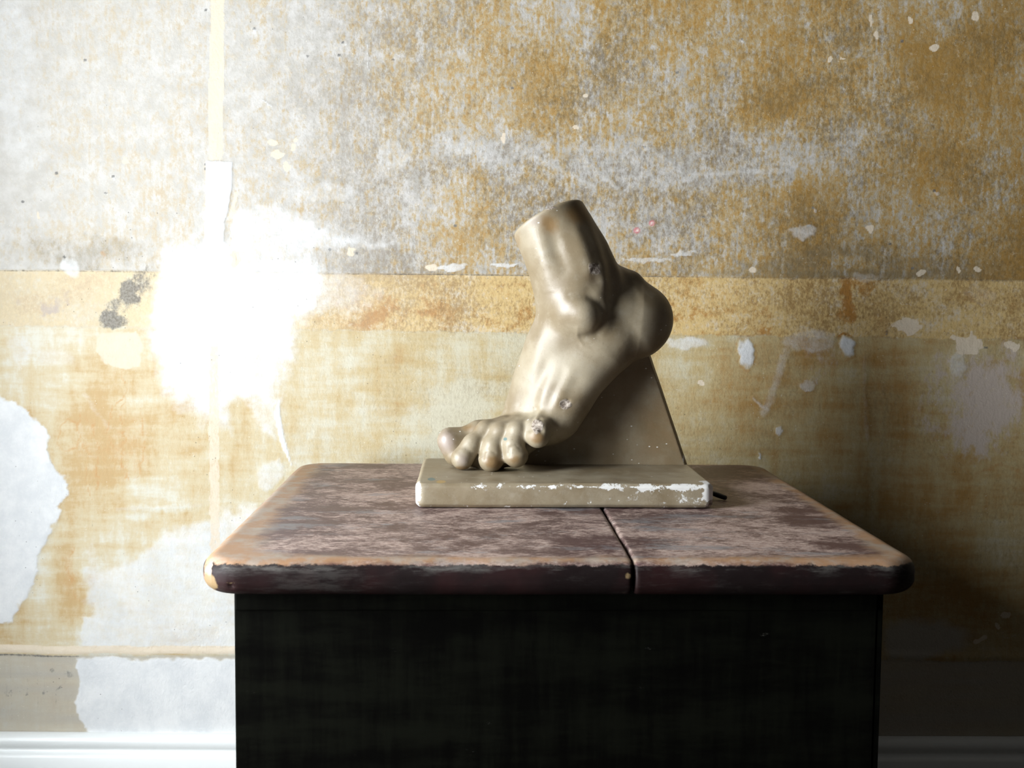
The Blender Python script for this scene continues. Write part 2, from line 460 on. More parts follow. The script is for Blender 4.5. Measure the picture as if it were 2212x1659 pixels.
def poly(pts, soft=8, w=30, f=8):
    """soft mask of a polygon drawn in photograph coordinates"""
    x, y = warped(w, f)
    pts = np.array(pts, float)
    x0, y0 = pts.min(0) - soft * 2 - w - f; x1, y1 = pts.max(0) + soft * 2 + w + f
    sel = (X > x0) & (X < x1) & (Y > y0) & (Y < y1)
    px, py = x[sel], y[sel]
    d = np.full(px.shape, 1e9); ins = np.zeros(px.shape, bool)
    for i in range(len(pts)):
        a, b = pts[i], pts[(i + 1) % len(pts)]
        ab = b - a
        t = np.clip(((px - a[0]) * ab[0] + (py - a[1]) * ab[1]) / (ab @ ab + 1e-9), 0, 1)
        d = np.minimum(d, np.hypot(px - a[0] - t * ab[0], py - a[1] - t * ab[1]))
        c = (a[1] > py) != (b[1] > py)
        xi = a[0] + (py - a[1]) * ab[0] / (ab[1] if abs(ab[1]) > 1e-9 else 1e-9)
        ins ^= c & (px < xi)
    sd = np.where(ins, -d, d)
    out = np.zeros(X.shape)
    out[sel] = 1 - sstep(-soft, soft, sd)
    return out

def blob(cx, cy, rx, ry, ang=0, soft=0.5, w=20, f=6):
    x, y = warped(w, f)
    c, s = math.cos(R(ang)), math.sin(R(ang))
    dx, dy = x - cx, y - cy
    r = np.hypot((dx * c + dy * s) / rx, (-dx * s + dy * c) / ry)
    return 1 - sstep(1 - soft, 1 + soft, r)

def line(pts, wd, soft=2, w=0, f=2):
    x, y = warped(w, f)
    d = np.full(X.shape, 1e9)
    for a, b in zip(pts[:-1], pts[1:]):
        a = np.array(a, float); b = np.array(b, float); ab = b - a
        t = np.clip(((x - a[0]) * ab[0] + (y - a[1]) * ab[1]) / (ab @ ab), 0, 1)
        d = np.minimum(d, np.hypot(x - a[0] - t * ab[0], y - a[1] - t * ab[1]))
    return 1 - sstep(wd - soft, wd + soft, d)

mx = np.maximum
LINE1 = 583 + X * 22 / 2212 + 4 * (fbm(X / 90, 0 * X, 5.0, 3) - 0.5)
LINE2 = 1414 + X * 14 / 2212 + 6 * (fbm(X / 60, 0 * X, 8.0, 3) - 0.5)
LINEB = 704 + X * 30 / 2212 + 10 * wfy
z0 = np.zeros_like(X)
above = 1 - sstep(-1.5, 1.5, Y - LINE1)
under = sstep(-2, 2, Y - LINE2)
band = (1 - above) * (1 - sstep(-2, 2, Y - LINEB))
low = sstep(-3, 3, Y - LINEB)
big = fbm(X / 170, Y / 170, 2.0, 3) - 0.5
hs = fbm(X / 150, Y / 16, 6.0, 3) - 0.5
vs = fbm(X / 22, Y / 150, 11.0, 3) - 0.5
def S(*bl, base=0.0):
    o = z0 + base
    for (cx, cy, rx, ry, v) in bl:
        o = o + v * blob(cx, cy, rx, ry, 0, 0.7, 45, 12)
    return o
# how much ochre size is left on the wall
och = 0.30 + 0.34 * sstep(350, 1500, X) + 0.14 * sstep(1500, 2150, X) + 0.5 * big + 0.25 * vs * above + 0.30 * hs * low
och = och + 0.40 * S((1120, 180, 110, 120, .22), (1250, 60, 200, 90, .15), (1500, 140, 160, 40, .2), (1650, 240, 200, 40, .22), (2030, 110, 100, 60, .18),
              (1010, 430, 60, 150, .28), (960, 520, 120, 50, .3), (1780, 440, 60, 70, .25), (1930, 330, 60, 90, .2),
              (1160, 330, 190, 40, -.50), (1330, 390, 170, 40, -.45), (1500, 350, 230, 55, -.40), (1720, 300, 50, 60, -.3), (1960, 280, 130, 40, -.35),
              (1230, 470, 220, 30, -.3), (1400, 490, 120, 22, -.35), (2150, 470, 80, 70, -.3), (1260, 120, 30, 130, -.35), (1870, 470, 30, 60, -.3), (1570, 120, 30, 160, -.2),
              (880, 300, 130, 60, .15), (700, 300, 150, 120, .08), (250, 140, 120, 60, .15), (380, 190, 30, 130, .12), (100, 520, 160, 60, .25), (600, 110, 200, 120, -.08),
              (0, 250, 120, 400, -.25))
lowo = (0.42 + 0.6 * big + 0.5 * hs + 0.35 * vs + 0.34 * sstep(1000, 1900, X))
lowo = lowo + S((280, 890, 150, 90, .18), (200, 960, 60, 120, .28), (270, 1000, 60, 80, .2), (330, 1120, 110, 30, .25), (150, 1240, 40, 130, .35), (400, 900, 60, 60, .22),
                (100, 790, 130, 60, .06), (550, 960, 50, 60, .25), (700, 880, 70, 70, .16), (880, 870, 60, 40, .2), (920, 790, 110, 30, .12), (800, 960, 90, 30, .12),
                (1000, 890, 70, 60, -.3), (900, 930, 120, 40, -.15), (760, 800, 60, 40, -.2), (1480, 800, 70, 40, -.3), (1560, 850, 60, 60, .2), (1640, 920, 70, 70, .30),
                (1500, 790, 60, 15, .25), (1560, 720, 120, 30, -.1), (1850, 820, 120, 50, .12), (1820, 930, 60, 60, .18), (1960, 930, 60, 80, .25), (2080, 980, 30, 90, .35),
                (2000, 1120, 120, 80, .18), (1680, 1010, 60, 40, -.15), (1900, 1000, 40, 60, -.35), (1550, 980, 80, 80, -.05), (1700, 960, 40, 60, -.05), (2050, 1300, 200, 70, .25),
                (2150, 1200, 60, 60, -.15), (1930, 1180, 60, 60, -.1), (300, 1040, 80, 20, -.2), (330, 1090, 70, 14, -.35))
och = och * above + (0.52 + 0.3 * big + 0.2 * hs + 0.05 * sstep(700, 1800, X)) * band + lowo * low
patch = z0.copy()
def add(m, v): 
    global patch
    patch = mx(patch, m * v)
add(poly([(446, 348), (505, 352), (503, 400), (494, 440), (484, 480), (484, 520), (510, 545), (512, 600), (440, 600), (444, 470), (446, 420)], 3, 5, 3), 1.0)
add(poly([(355, 545), (440, 535), (505, 540), (690, 545), (705, 590), (720, 640), (650, 705), (636, 760), (628, 800), (605, 850), (604, 900), (632, 1014), (600, 965), (560, 880),
          (520, 868), (494, 900), (499, 955), (470, 938), (430, 915), (376, 860), (335, 815), (312, 750), (320, 690), (340, 630)], 40, 24, 12), 0.66)
add(blob(455, 640, 120, 120, 0, .5, 40, 14), 0.95); add(blob(420, 790, 80, 110, 0, .6, 30, 12), .75)
add(poly([(600, 860), (612, 940), (631, 1013), (606, 960), (592, 900)], 4, 4, 2), 1.0)
add(poly([(488, 450), (560, 432), (640, 455), (720, 490), (900, 520), (1010, 545), (880, 530), (690, 540), (690, 590), (490, 590)], 24, 16, 8), 0.55)
add(poly([(445, 470), (380, 520), (350, 560), (360, 590), (445, 590)], 24, 16, 8), 0.5)
add(poly([(-60, 835), (0, 852), (43, 876), (87, 915), (104, 944), (106, 1001), (140, 1030), (145, 1069), (116, 1117), (104, 1150), (92, 1185), (72, 1242), (43, 1310), (20, 1345), (-60, 1350)], 9, 14, 9), 1.0)
add(poly([(202, 1158), (222, 1185), (225, 1215), (300, 1190), (340, 1150), (400, 1135), (480, 1110), (560, 1090), (560, 1400), (176, 1400), (178, 1260)], 30, 26, 14), 0.60)
add(poly([(176, 1330), (560, 1300), (560, 1400), (176, 1400)], 5, 6, 6), 0.62)
add(blob(110, 770, 60, 22, 0, .6), .45); add(blob(40, 760, 25, 40, 0, .6), .5)
add(poly([(165, 1420), (560, 1420), (560, 1600), (200, 1600), (182, 1560), (160, 1520), (178, 1470)], 7, 12, 6) * under, 0.85)
add(poly([(525, 870), (600, 850), (590, 960), (560, 930)], 14, 20, 8), .5)
add(poly([(560, 1000), (600, 985), (615, 1030), (590, 1070), (555, 1060)], 10, 20, 8), .5)
add(blob(720, 640, 130, 45, 0, .6, 50, 12), .48)
for (cx, cy, rx, ry, v) in [(1612, 765, 17, 36, .8), (1828, 752, 18, 26, .75), (1730, 500, 32, 16, .5), (2070, 790, 22, 30, .5), (1680, 930, 9, 13, .6), (1745, 830, 22, 12, .5), (1640, 985, 5, 9, .7),
                            (1400, 560, 60, 7, .55), (1480, 548, 45, 6, .55), (970, 573, 50, 7, .6), (1090, 572, 30, 5, .6), (1480, 745, 50, 14, .55), (150, 575, 22, 25, .6), (1750, 740, 60, 30, .45),
                            (1000, 320, 60, 20, .42), (850, 340, 40, 50, .42), (20, 130, 60, 160, .45), (60, 300, 60, 90, .4), (700, 415, 90, 22, .42), (1870, 600, 30, 12, .4), (2120, 640, 40, 30, .35)]:
    add(blob(cx, cy, rx, ry, 0, .35, 12, 8), v)
# broad pale trowel sweeps
for pts, wd, v in [([(1700, 760), (1668, 860), (1650, 892)], 13, .42), ([(1625, 862), (1660, 885)], 5, .5), ([(1870, 770), (1868, 850), (1868, 950)], 7, .35), ([(1905, 840), (1900, 1010)], 5, .3),
                   ([(1480, 815), (1400, 812)], 12, .3), ([(990, 880), (780, 890)], 14, .3), ([(900, 770), (720, 790)], 8, .3), ([(180, 850), (240, 930)], 8, .35), ([(430, 1090), (250, 1096)], 7, .4),
                   ([(1140, 330), (1280, 400)], 9, .4), ([(1250, 320), (1330, 410)], 8, .4), ([(1500, 375), (1600, 370), (1700, 368)], 8, .42), ([(1640, 790), (1560, 790)], 7, .25),
                   ([(1380, 300), (1470, 370)], 7, .4), ([(2140, 20), (2160, 300)], 2, .35), ([(790, 70), (796, 150)], 1.5, .6), ([(570, 218), (592, 232)], 2, .8)]:
    add(line(pts, wd, wd * 0.8, 8, 4), v)
strip = poly([(457, -10), (485, -10), (483, 200), (480, 345), (452, 345), (452, 200)], 1.5, 0, 2)
strip = mx(strip, 0.55 * poly([(453, 720), (473, 720), (474, 935), (476, 1195), (477, 1390), (455, 1390), (454, 1195), (450, 935)], 1.5, 0, 3) * sstep(700, 760, Y) * (1 - 0.5 * sstep(1180, 1210, Y)))
strip = mx(strip, 0.6 * poly([(508, 415), (518, 412), (508, 450), (514, 460), (500, 475), (492, 470), (500, 445)], 2, 0, 2))
for (cx, cy, rx, ry, a) in [(595, 303, 11, 7, 0), (603, 331, 13, 8, 20), (634, 314, 7, 9, 30), (624, 361, 6, 11, 0), (271, 347, 7, 8, 0), (1085, 298, 7, 11, 30), (512, 556, 11, 22, 10), (483, 310, 4, 30, 0),
                            (85, 465, 3, 10, 0), (1877, 42, 5, 14, 0), (2020, 105, 14, 7, -20), (2105, 35, 7, 12, 0), (1967, 48, 8, 8, 0), (1893, 75, 7, 9, 0), (1876, 495, 9, 8, 0), (1820, 128, 6, 3, 0),
                            (1622, 584, 10, 7, 0), (1990, 592, 12, 6, -30), (2110, 585, 10, 4, 0), (1518, 827, 7, 5, 0), (1958, 700, 26, 16, -10), (2090, 750, 26, 22, -20), (2185, 748, 16, 14, 0), (2170, 1330, 9, 7, 0),
                            (2152, 1352, 5, 7, 0), (2120, 1386, 12, 6, -30), (2070, 583, 4, 9, 0), (762, 541, 11, 9, 0), (930, 575, 14, 9, 0), (640, 300, 5, 4, 0), (1262, 203, 5, 5, 0), (1790, 130, 5, 6, 0), (1245, 275, 6, 5, 0)]:
    strip = mx(strip, 0.8 * blob(cx, cy, rx * 1.05, ry * 1.05, a, .3, 4 + rx * 0.5, 2 + min(rx, ry) * 0.8))
strip = mx(strip, 0.85 * (sstep(-24, -20, Y - LINE2) * (1 - sstep(-5, -2, Y - LINE2))) * (1 - sstep(500, 700, X)) * (0.75 + 0.25 * vs))
# dado ghost: thin crack lines
dark = 0.75 * np.exp(-((Y - LINE1 - 1) / 2.2) ** 2) * (0.45 + 1.1 * fbm(X / 50, 0 * X, 2.0, 3) * (1 - 0.8 * blob(500, 590, 190, 40, 0, .3))) * (1 - 0.5 * patch)
dark = mx(dark, 0.5 * np.exp(-((Y - LINEB) / 2.0) ** 2) * (fbm(X / 40, 0 * X, 4.0, 3) > .5) * (X > 750))
dark = mx(dark, 0.9 * np.exp(-((Y - LINE2 - 1) / 3.0) ** 2) * (1 - 0.85 * sstep(150, 200, X)) * (1 + 0 * X))
dark = mx(dark, 0.55 * np.exp(-((Y - LINE2 - 1) / 2.5) ** 2) * sstep(1500, 1900, X))
dark = mx(dark, 0.35 * np.exp(-((Y - (637 + X * .012)) / 1.5) ** 2) * (X > 880) * (X < 1150))
for (cx, cy, rx, ry, v) in [(276, 632, 24, 40, .95), (242, 692, 32, 17, 1.0), (302, 610, 30, 28, .7), (250, 665, 16, 16, .7), (322, 585, 26, 14, .5), (150, 700, 60, 8, .35), (335, 580, 24, 14, .35), (138, 147, 18, 8, .4),
                            (2030, 748, 40, 12, .4), (2050, 735, 22, 22, .35), (1930, 700, 30, 30, .3), (1925, 718, 6, 12, .6), (2125, 750, 6, 4, .8), (1805, 600, 40, 14, .15)]:
    dark = mx(dark, v * blob(cx, cy, rx, ry, 0, .6, 12, 10))
holes = [(446, 22), (184, 130), (124, 373), (246, 382), (230, 418), (50, 436), (445, 356), (446, 366), (491, 447), (713, 538), (772, 547), (665, 122), (1463, 157), (1392, 318), (1745, 489), (741, 93), (732, 120), (552, 63),
         (1755, 450), (1948, 90), (1922, 528), (2016, 413), (1520, 470), (1105, 190), (983, 488), (1355, 134), (1602, 85), (1970, 580), (1985, 445), (140, 555), (482, 470), (850, 130), (690, 495)]
for (cx, cy) in holes:
    dark = mx(dark, 1.0 * blob(cx, cy, 4.2, 3.6, 0, .35, 2, 1)); patch = mx(patch, 0.55 * blob(cx + 3, cy + 4, 5 + cx % 5, 4 + cy % 4, 0, .5, 8, 8) * (cx % 3 == 0))
for (x0, y0, y1) in [(22, 1430, 1475), (13, 1470, 1500), (25, 1475, 1590), (80, 1432, 1580), (95, 1460, 1500), (60, 1465, 1500), (121, 1500, 1530), (16, 1480, 1545), (191, 1545, 1590), (107, 790, 830)]:
    dark = mx(dark, 0.5 * line([(x0, y0), (x0 + 1, y1)], 1.6, 1.6, 0, 2))
for (cx, cy, rx, ry, a) in [(95, 1495, 9, 4, -40), (58, 1497, 6, 4, -30), (125, 1485, 12, 4, -45), (115, 1446, 7, 6, 0), (150, 1455, 12, 9, 0), (14, 1500, 4, 9, 0), (25, 1500, 4, 9, 0)]:
    dark = mx(dark, 0.62 * blob(cx, cy, rx, ry, a, .5, 4, 4))
dark = mx(dark, 0.5 * line([(195, 1110), (200, 1140), (215, 1180), (221, 1200)], 1.6, 1.5, 4, 4))
dark = mx(dark, 0.38 * line([(190, 960), (192, 1040), (196, 1110)], 1.6, 1.5, 6, 4))
# sooty drag marks just above the dado ghost
soot = above * (sstep(-90, -10, Y - LINE1) * (0.40 + 0.9 * hs)) * sstep(650, 1250, X) * (0.65 + 0.35 * sstep(1200, 1900, X))
soot = mx(soot, 0.45 * above * blob(200, 545, 180, 40, 0, .6, 40, 10)); soot = mx(soot, above * .35 * blob(1800, 545, 140, 22, 0, .6, 40, 10) + soot)
grey = under * (0.75 + 0.5 * hs)
grey = mx(grey, sstep(1900, 1925, X) * blob(1985, 1380, 110, 42, 0, .3, 20, 8) * .9)
rust = S((1822, 640, 16, 45, .55), (1800, 668, 14, 18, .4), (1870, 615, 30, 14, .3), (1590, 775, 10, 50, .3), (1640, 745, 20, 10, .25), (205, 950, 50, 70, .28), (262, 820, 40, 50, .25), (160, 1250, 30, 100, .35),
         (270, 985, 40, 60, .25), (2180, 1015, 40, 12, .5), (2130, 1022, 26, 8, .45), (1250, 690, 400, 10, .2), (950, 660, 60, 50, .22), (750, 690, 60, 40, .22), (1500, 640, 120, 40, .15),
         (80, 640, 60, 30, .25), (180, 620, 40, 40, .2), (1660, 700, 20, 30, .25), (820, 680, 40, 40, .25), (2000, 880, 18, 60, .25), (1830, 980, 50, 60, .15), (1640, 920, 50, 60, .12), (203, 563, 8, 12, .5),
         (1100, 440, 60, 60, .12), (1750, 430, 30, 60, .22), (880, 870, 25, 15, .35), (1085, 572, 20, 5, .4), (1045, 865, 14, 10, .3), (1035, 510, 6, 5, .5), (300, 620, 30, 30, .2))
for cx, cy, r1, r2 in [(1612, 765, 22, 43), (1828, 752, 24, 33), (150, 940, 26, 40)]:
    ringm = blob(cx, cy, r1, r2, 0, .12, 14, 8) - blob(cx, cy, r1 * .82, r2 * .85, 0, .12, 14, 8)
    rust = mx(rust, np.clip(ringm, 0, 1) * .75)
for pts in ([(268, 860), (258, 900), (272, 950), (262, 1000), (275, 1040)], [(180, 890), (170, 940), (190, 980), (176, 1040), (200, 1080)], [(240, 880), (235, 930), (246, 960)],
            [(160, 1180), (150, 1230), (163, 1290)], [(205, 920), (212, 1000), (204, 1060)], [(300, 880), (310, 960), (296, 1030)], [(260, 800), (270, 850), (250, 880)]):
    rust = mx(rust, .72 * line(pts, 2.2, 2.0, 10, 8))
rust = mx(rust, .45 * blob(275, 960, 45, 90, 0, .7, 30, 12)); rust = mx(rust, .5 * blob(158, 1235, 18, 85, 0, .6, 20, 12)); rust = mx(rust, .42 * blob(195, 960, 24, 90, 0, .6, 20, 12))
rust = rust * (1 - 0.3 * patch)
peach = S((2070, 830, 150, 90, .50), (2030, 960, 90, 60, .35), (2150, 930, 80, 110, .38), (1770, 780, 60, 50, .45), (1610, 760, 40, 60, .35), (60, 650, 60, 30, .4), (130, 640, 40, 30, .4),
          (760, 640, 60, 50, .4), (2180, 740, 40, 40, .4), (1230, 560, 200, 12, .25), (1740, 870, 40, 50, .25), (1350, 700, 120, 14, .25), (1800, 60, 60, 60, .2), (1660, 300, 60, 100, .2))
strip = mx(strip, .62 * poly([(212, 718), (300, 715), (308, 745), (300, 790), (262, 800), (222, 788), (206, 760)], 5, 6, 5))
pale = sstep(1250, 150, X) * (0.55 + 0.45 * sstep(100, 600, X) * 0 + 0.45) * (1 - 0.35 * above * sstep(300, 900, X))  # paler plaster towards the window, with some of its brightness put into the colour
pink = np.clip(blob(1375, 498, 6.5, 6.5, 0, .3, 0, 0) + blob(1408, 482, 6.0, 6.0, 0, .3, 0, 0), 0, 1)
pinkw = np.clip(blob(1376, 498, 2.6, 2.6, 0, .5, 0, 0) + blob(1408, 482, 2.6, 2.6, 0, .5, 0, 0), 0, 1)
och = np.clip(och, 0, 1)
nu, nz = UU.shape
relief = np.zeros_like(X)
relief += 0.0025 * sstep(2, -2, Y - LINE1)                       # plaster above the lost dado rail stands proud
relief += 0.002 * np.exp(-((Y - (LINE2 - 9)) / 9) ** 2)          # ridge left by the taller old skirting
relief += 0.002 * (fbm(X / 300, Y / 300, 40.0, 3) - 0.5)
relief += 0.0012 * np.clip(patch, 0, 1)
edge_fade = np.minimum(np.minimum(UU - U0, U1 - UU), np.minimum(ZZ - Z0, Z1 - ZZ))
relief *= sstep(0.0, 0.06, edge_fade)
V = np.stack([UU.ravel(), -relief.ravel(), ZZ.ravel()], 1)
ii, jj = np.meshgrid(np.arange(nu - 1), np.arange(nz - 1), indexing='ij')
b = (ii * nz + jj).ravel()
Q = np.stack([b, b + nz, b + nz + 1, b + 1], 1)
UL, UR, ZT, TH = LWX - 0.13, 2.55, 2.7, 0.12
def rectv(u0, u1, z0, z1): return [(u0, 0, z0), (u1, 0, z0), (u1, 0, z1), (u0, 0, z1)]
ext = rectv(UL, U0, 0, ZT) + rectv(us[-1], UR, 0, ZT) + rectv(U0, us[-1], 0, Z0) + rectv(U0, us[-1], zs[-1], ZT)
bx = [(UL, TH, 0), (UR, TH, 0), (UR, TH, ZT), (UL, TH, ZT)]
n0 = len(V)
V = np.concatenate([V, np.array(ext + bx, float)])
qq = [[n0 + 4 * i + j for j in range(4)] for i in range(4)]
B0 = n0 + 16
qq.append([B0 + 1, B0, B0 + 3, B0 + 2])
Q = np.concatenate([Q, np.array(qq)])
me = mesh_np('wall_back', V, Q)
pad = len(V) - n0
for nm, ar, dv in (('ochre', och, 0.5), ('band', band, 0), ('low', low, 0), ('patch', patch, 0), ('strip', strip, 0),
                   ('dark', dark, 0), ('rust', rust, 0), ('peach', peach, 0),
                   ('soot', soot, 0), ('pale', pale, 0), ('grey', grey, 0), ('pink', pink, 0), ('pinkw', pinkw, 0)):
    attr(me, nm, np.concatenate([ar.ravel(), np.full(pad, dv)]))
wall = link('wall_back', me, M_WALL)
wall.location = WALL_ORG
wall.rotation_euler = (0, 0, WALL_ROT)
tag(wall, 'peeling ochre and pale grey plaster wall with white filler patches', kind='structure')

def boxes(name, bs, mat, parent=None, bevel=0.0, seg=2):
    """one mesh made of axis-aligned boxes (x0,x1,y0,y1,z0,z1)"""
    import bmesh
    bm = bmesh.new()
    for (x0, x1, y0, y1, z0, z1) in bs:
        r = bmesh.ops.create_cube(bm, size=1.0)
        for v in r['verts']:
            v.co = Vector(((x0 + x1) / 2 + v.co.x * (x1 - x0), (y0 + y1) / 2 + v.co.y * (y1 - y0), (z0 + z1) / 2 + v.co.z * (z1 - z0)))
    if bevel:
        bmesh.ops.bevel(bm, geom=bm.edges[:], offset=bevel, segments=seg, profile=0.5, affect='EDGES')
    me = bpy.data.meshes.new(name)
    bm.to_mesh(me); bm.free()
    return link(name, me, mat, parent, smooth=False)

YF, XR, ZC = -1.6, 2.6, 2.7          # front wall, right wall, ceiling of the room
tag(boxes('floor', [(LWX - 0.2, XR + 0.1, YF - 0.1, 2.25, -0.1, 0.0)], M_FLOOR), kind='structure')
tag(boxes('ceiling', [(LWX - 0.2, XR + 0.1, YF - 0.1, 2.25, ZC, ZC + 0.1)], M_ROOM), kind='structure')
tag(boxes('wall_right', [(XR, XR + 0.1, YF, 1.98, 0, ZC)], M_ROOM), kind='structure')
tag(boxes('wall_front', [(LWX - 0.1, XR, YF - 0.1, YF, 0, ZC)], M_ROOM), kind='structure')
a0, a1, c0, c1 = WIN
LB = LWX - 0.1
tag(boxes('wall_left', [(LB, LWX, YF, a0, 0, ZC), (LB, LWX, a1, 2.08, 0, ZC), (LB, LWX, a0, a1, 0, c0), (LB, LWX, a0, a1, c1, ZC)],
          M_ROOM), kind='structure')
w = empty('window_1', (LWX - 0.05, (a0 + a1) / 2, c0)); tag(w, kind='structure')
boxes('window_frame', [(LB + .02, LWX - .02, a0, a0 + .03, c0, c1), (LB + .02, LWX - .02, a1 - .03, a1, c0, c1),
                       (LB + .02, LWX - .02, a0, a1, c0, c0 + .03), (LB + .02, LWX - .02, a0, a1, c1 - .03, c1)], M_TRIM, w)

# skirting board: extruded moulding profile
BBT = 0.187
prof = [(0, 0), (-0.024, 0), (-0.024, BBT - 0.040), (-0.020, BBT - 0.034), (-0.0135, BBT - 0.0305), (-0.013, BBT - 0.027),
        (-0.0155, BBT - 0.024), (-0.018, BBT - 0.018), (-0.0175, BBT - 0.010), (-0.013, BBT - 0.004), (-0.006, BBT), (0, BBT)]
uu = np.arange(-1.66, 2.46, 0.02)
V, Q = [], []
for i, u in enumerate(uu):
    for (y, z) in prof:
        wob = 0.0012 * (vnoise(u * 9, 0.0, 3.0) - 0.5) if z > 0.05 else 0
        V.append((u, y + wob * (y < 0), z + wob))
m = len(prof)
for i in range(len(uu) - 1):
    for j in range(m - 1):
        Q.append((i * m + j, i * m + j + 1, (i + 1) * m + j + 1, (i + 1) * m + j))
me = mesh_np('baseboard_back', np.array(V, float), np.array(Q)[:, ::-1])
bb = link('baseboard_back', me, M_TRIM, smooth=False)
bb.location = WALL_ORG + Vector((0, 0, 0.0)) - _wn * 0.001
bb.rotation_euler = (0, 0, WALL_ROT)
tag(bb, 'white painted skirting board along the foot of the wall', kind='structure')

# ------------------------------------------------------------------ the chest the sculpture stands on
TZ, TX, TW, TY0, TY1, TT = 0.700, 0.099, 0.400, 1.235, 1.975, 0.040
GAP = 0.1742
chest = empty('wooden_chest', (TX, 1.6, 0.0))
tag(chest, 'dark painted wooden chest with a worn two-board maroon top, carrying the plaster foot', 'chest')

def sd_top(x, y, z):
    hx, hy, hz, rc, re = TW, (TY1 - TY0) / 2, TT / 2, 0.048, 0.0175
    cx, cy, cz = TX, (TY0 + TY1) / 2, TZ - TT / 2
    qx = np.abs(x - cx) - hx + rc; qy = np.abs(y - cy) - hy + rc
    d2 = np.hypot(np.maximum(qx, 0), np.maximum(qy, 0)) + np.minimum(np.maximum(qx, qy), 0) - rc
    w0 = d2 + re; w1 = np.abs(z - cz) - hz + re
    d = np.hypot(np.maximum(w0, 0), np.maximum(w1, 0)) + np.minimum(np.maximum(w0, w1), 0) - re
    return d, d2

h = 0.0025
def make_board(x0, x1):
    gx = np.arange(x0 - 3 * h, x1 + 4 * h, h); gy = np.arange(TY0 - 3 * h, TY1 + 4 * h, h); gz = np.arange(TZ - TT - 3 * h, TZ + 4 * h, h)
    A, B, C = np.meshgrid(gx, gy, gz, indexing='ij')
    A = A.astype(np.float32); B = B.astype(np.float32); C = C.astype(np.float32)
    f, d2 = sd_top(A, B, C)
    f += 0.0012 * (fbm(A * 14 + 5, B * 14, C * 30, 3) - 0.5) * sstep(-0.05, 0.0, d2)
    f += 0.0008 * (fbm(A * 5, B * 16, 2.0 + 0 * C, 2) - 0.5)
    # dents and worn corners
    for (px, py, pz, r) in [(-0.285, 1.262, 0.676, .012), (-0.262, 1.237, 0.672, .006), (0.49, 1.27, 0.665, .010), (0.168, 1.234, 0.688, .006),
                            (-0.02, 1.233, 0.699, .004), (0.05, 1.231, 0.683, .005), (0.07, 1.2315, 0.684, .0045), (0.36, 1.232, 0.70, .005), (0.169, 1.233, 0.664, .007)]:
        f = np.maximum(f, r * 0.45 - np.sqrt((A - px) ** 2 + (B - py) ** 2 + (C - pz) ** 2) * 0.9)
    e = max(0.0015, 0)
    wob = 0.0006 * (vnoise(B * 40, 0 * B, C * 60) - 0.5)
    if x0 < 0: g = A - (x1 + wob)
    else: g = (x0 + wob) - A
    k = 0.003
    hh = np.clip(0.5 - 0.5 * (f - g) / k, 0, 1)
    f = f * (1 - hh) + g * hh + k * hh * (1 - hh)
    v, q = surface_nets(f, (gx[0], gy[0], gz[0]), h)
    me = mesh_np('board', v, q)
    x, y, z = v.T
    _, d2 = sd_top(x, y, z)
    lip = np.exp(-((d2 + 0.013) / 0.007) ** 2) * (z > TZ - 0.009) * sstep(1.30, 1.25, y)
    edge = np.exp(-(np.abs(d2 + 0.018) / 0.022) ** 2) * (z > TZ - 0.012)
    corner = np.exp(-np.hypot(x + 0.30, y - 1.24) / 0.10) + np.exp(-np.hypot(x - 0.50, y - 1.24) / 0.10)
    leftstrip = np.exp(-((x + 0.30) / 0.06) ** 2) * 0.85 + np.exp(-((x - 0.49) / 0.03) ** 2) * 0.35
    attr(me, 'edge', np.clip(edge * 0.5 + lip * 0.35 + corner * 0.7 + leftstrip * (z > TZ - 0.02), 0, 1.2))
    side = sstep(TZ + 0.003, TZ - 0.013, z) * sstep(-0.030, -0.012, d2)
    frontness = sstep(1.30, 1.25, y)
    chipm = np.zeros_like(x)
    for (cx, cz, rx, rz, a) in [(-0.288, 0.672, .014, .013, 1.0), (-0.258, 0.676, .02, .005, .6), (0.00, 0.683, .05, .004, .45), (0.10, 0.682, .05, .003, .45),
                                (0.168, 0.684, .006, .006, .8), (0.493, 0.676, .004, .016, .7), (0.165, .664, .005, .003, .6)]:
        chipm = np.maximum(chipm, a * np.exp(-((x - cx) / rx) ** 2 - ((z - cz) / rz) ** 2) * frontness)
    attr(me, 'side', side * np.where(x < -0.285, 0.35 + 0.65 * (1 - frontness), 1))
    attr(me, 'chip', chipm)
    return link('board', me, M_TOP, chest)
make_board(TX - TW, GAP - 0.0014)
make_board(GAP + 0.0014, TX + TW)

BX0, BX1, BY0, BY1, BZ = -0.2665, 0.4635, 1.272, 1.935, TZ - TT + 0.0005
boxes('front_panel', [(BX0 + 0.0005, BX1 - 0.007, BY0, BY0 + 0.020, 0.0, BZ)], M_BODY, chest, 0.0015)
boxes('side_panel', [(BX0, BX0 + 0.018, BY0 + 0.0205, BY1, 0.0, BZ)], M_BODY, chest, 0.0015)
boxes('side_panel', [(BX1 - 0.018, BX1, BY0 + 0.0205, BY1, 0.0, BZ), (BX1 - 0.0062, BX1, BY0 + 0.001, BY0 + 0.0205, 0.0, BZ)], M_BODY, chest, 0.001)
boxes('back_panel', [(BX0 + 0.0185, BX1 - 0.0185, BY1 - 0.018, BY1 - 0.001, 0.0, BZ)], M_BODY, chest, 0.001)
boxes('top_rail', [(BX0 + 0.002, BX1 - 0.008, BY0 - 0.0035, BY0 + 0.0005, BZ - 0.024, BZ)], M_BODY, chest, 0.0015)

# ------------------------------------------------------------------ the plaster cast of a foot
PT = 0.0345                                # plinth height
cast = empty('plaster_foot_sculpture', (0.12, 1.66, TZ))
tag(cast, 'aged plaster cast of a left foot on tiptoe, on a chipped plinth atop the chest', 'sculpture')

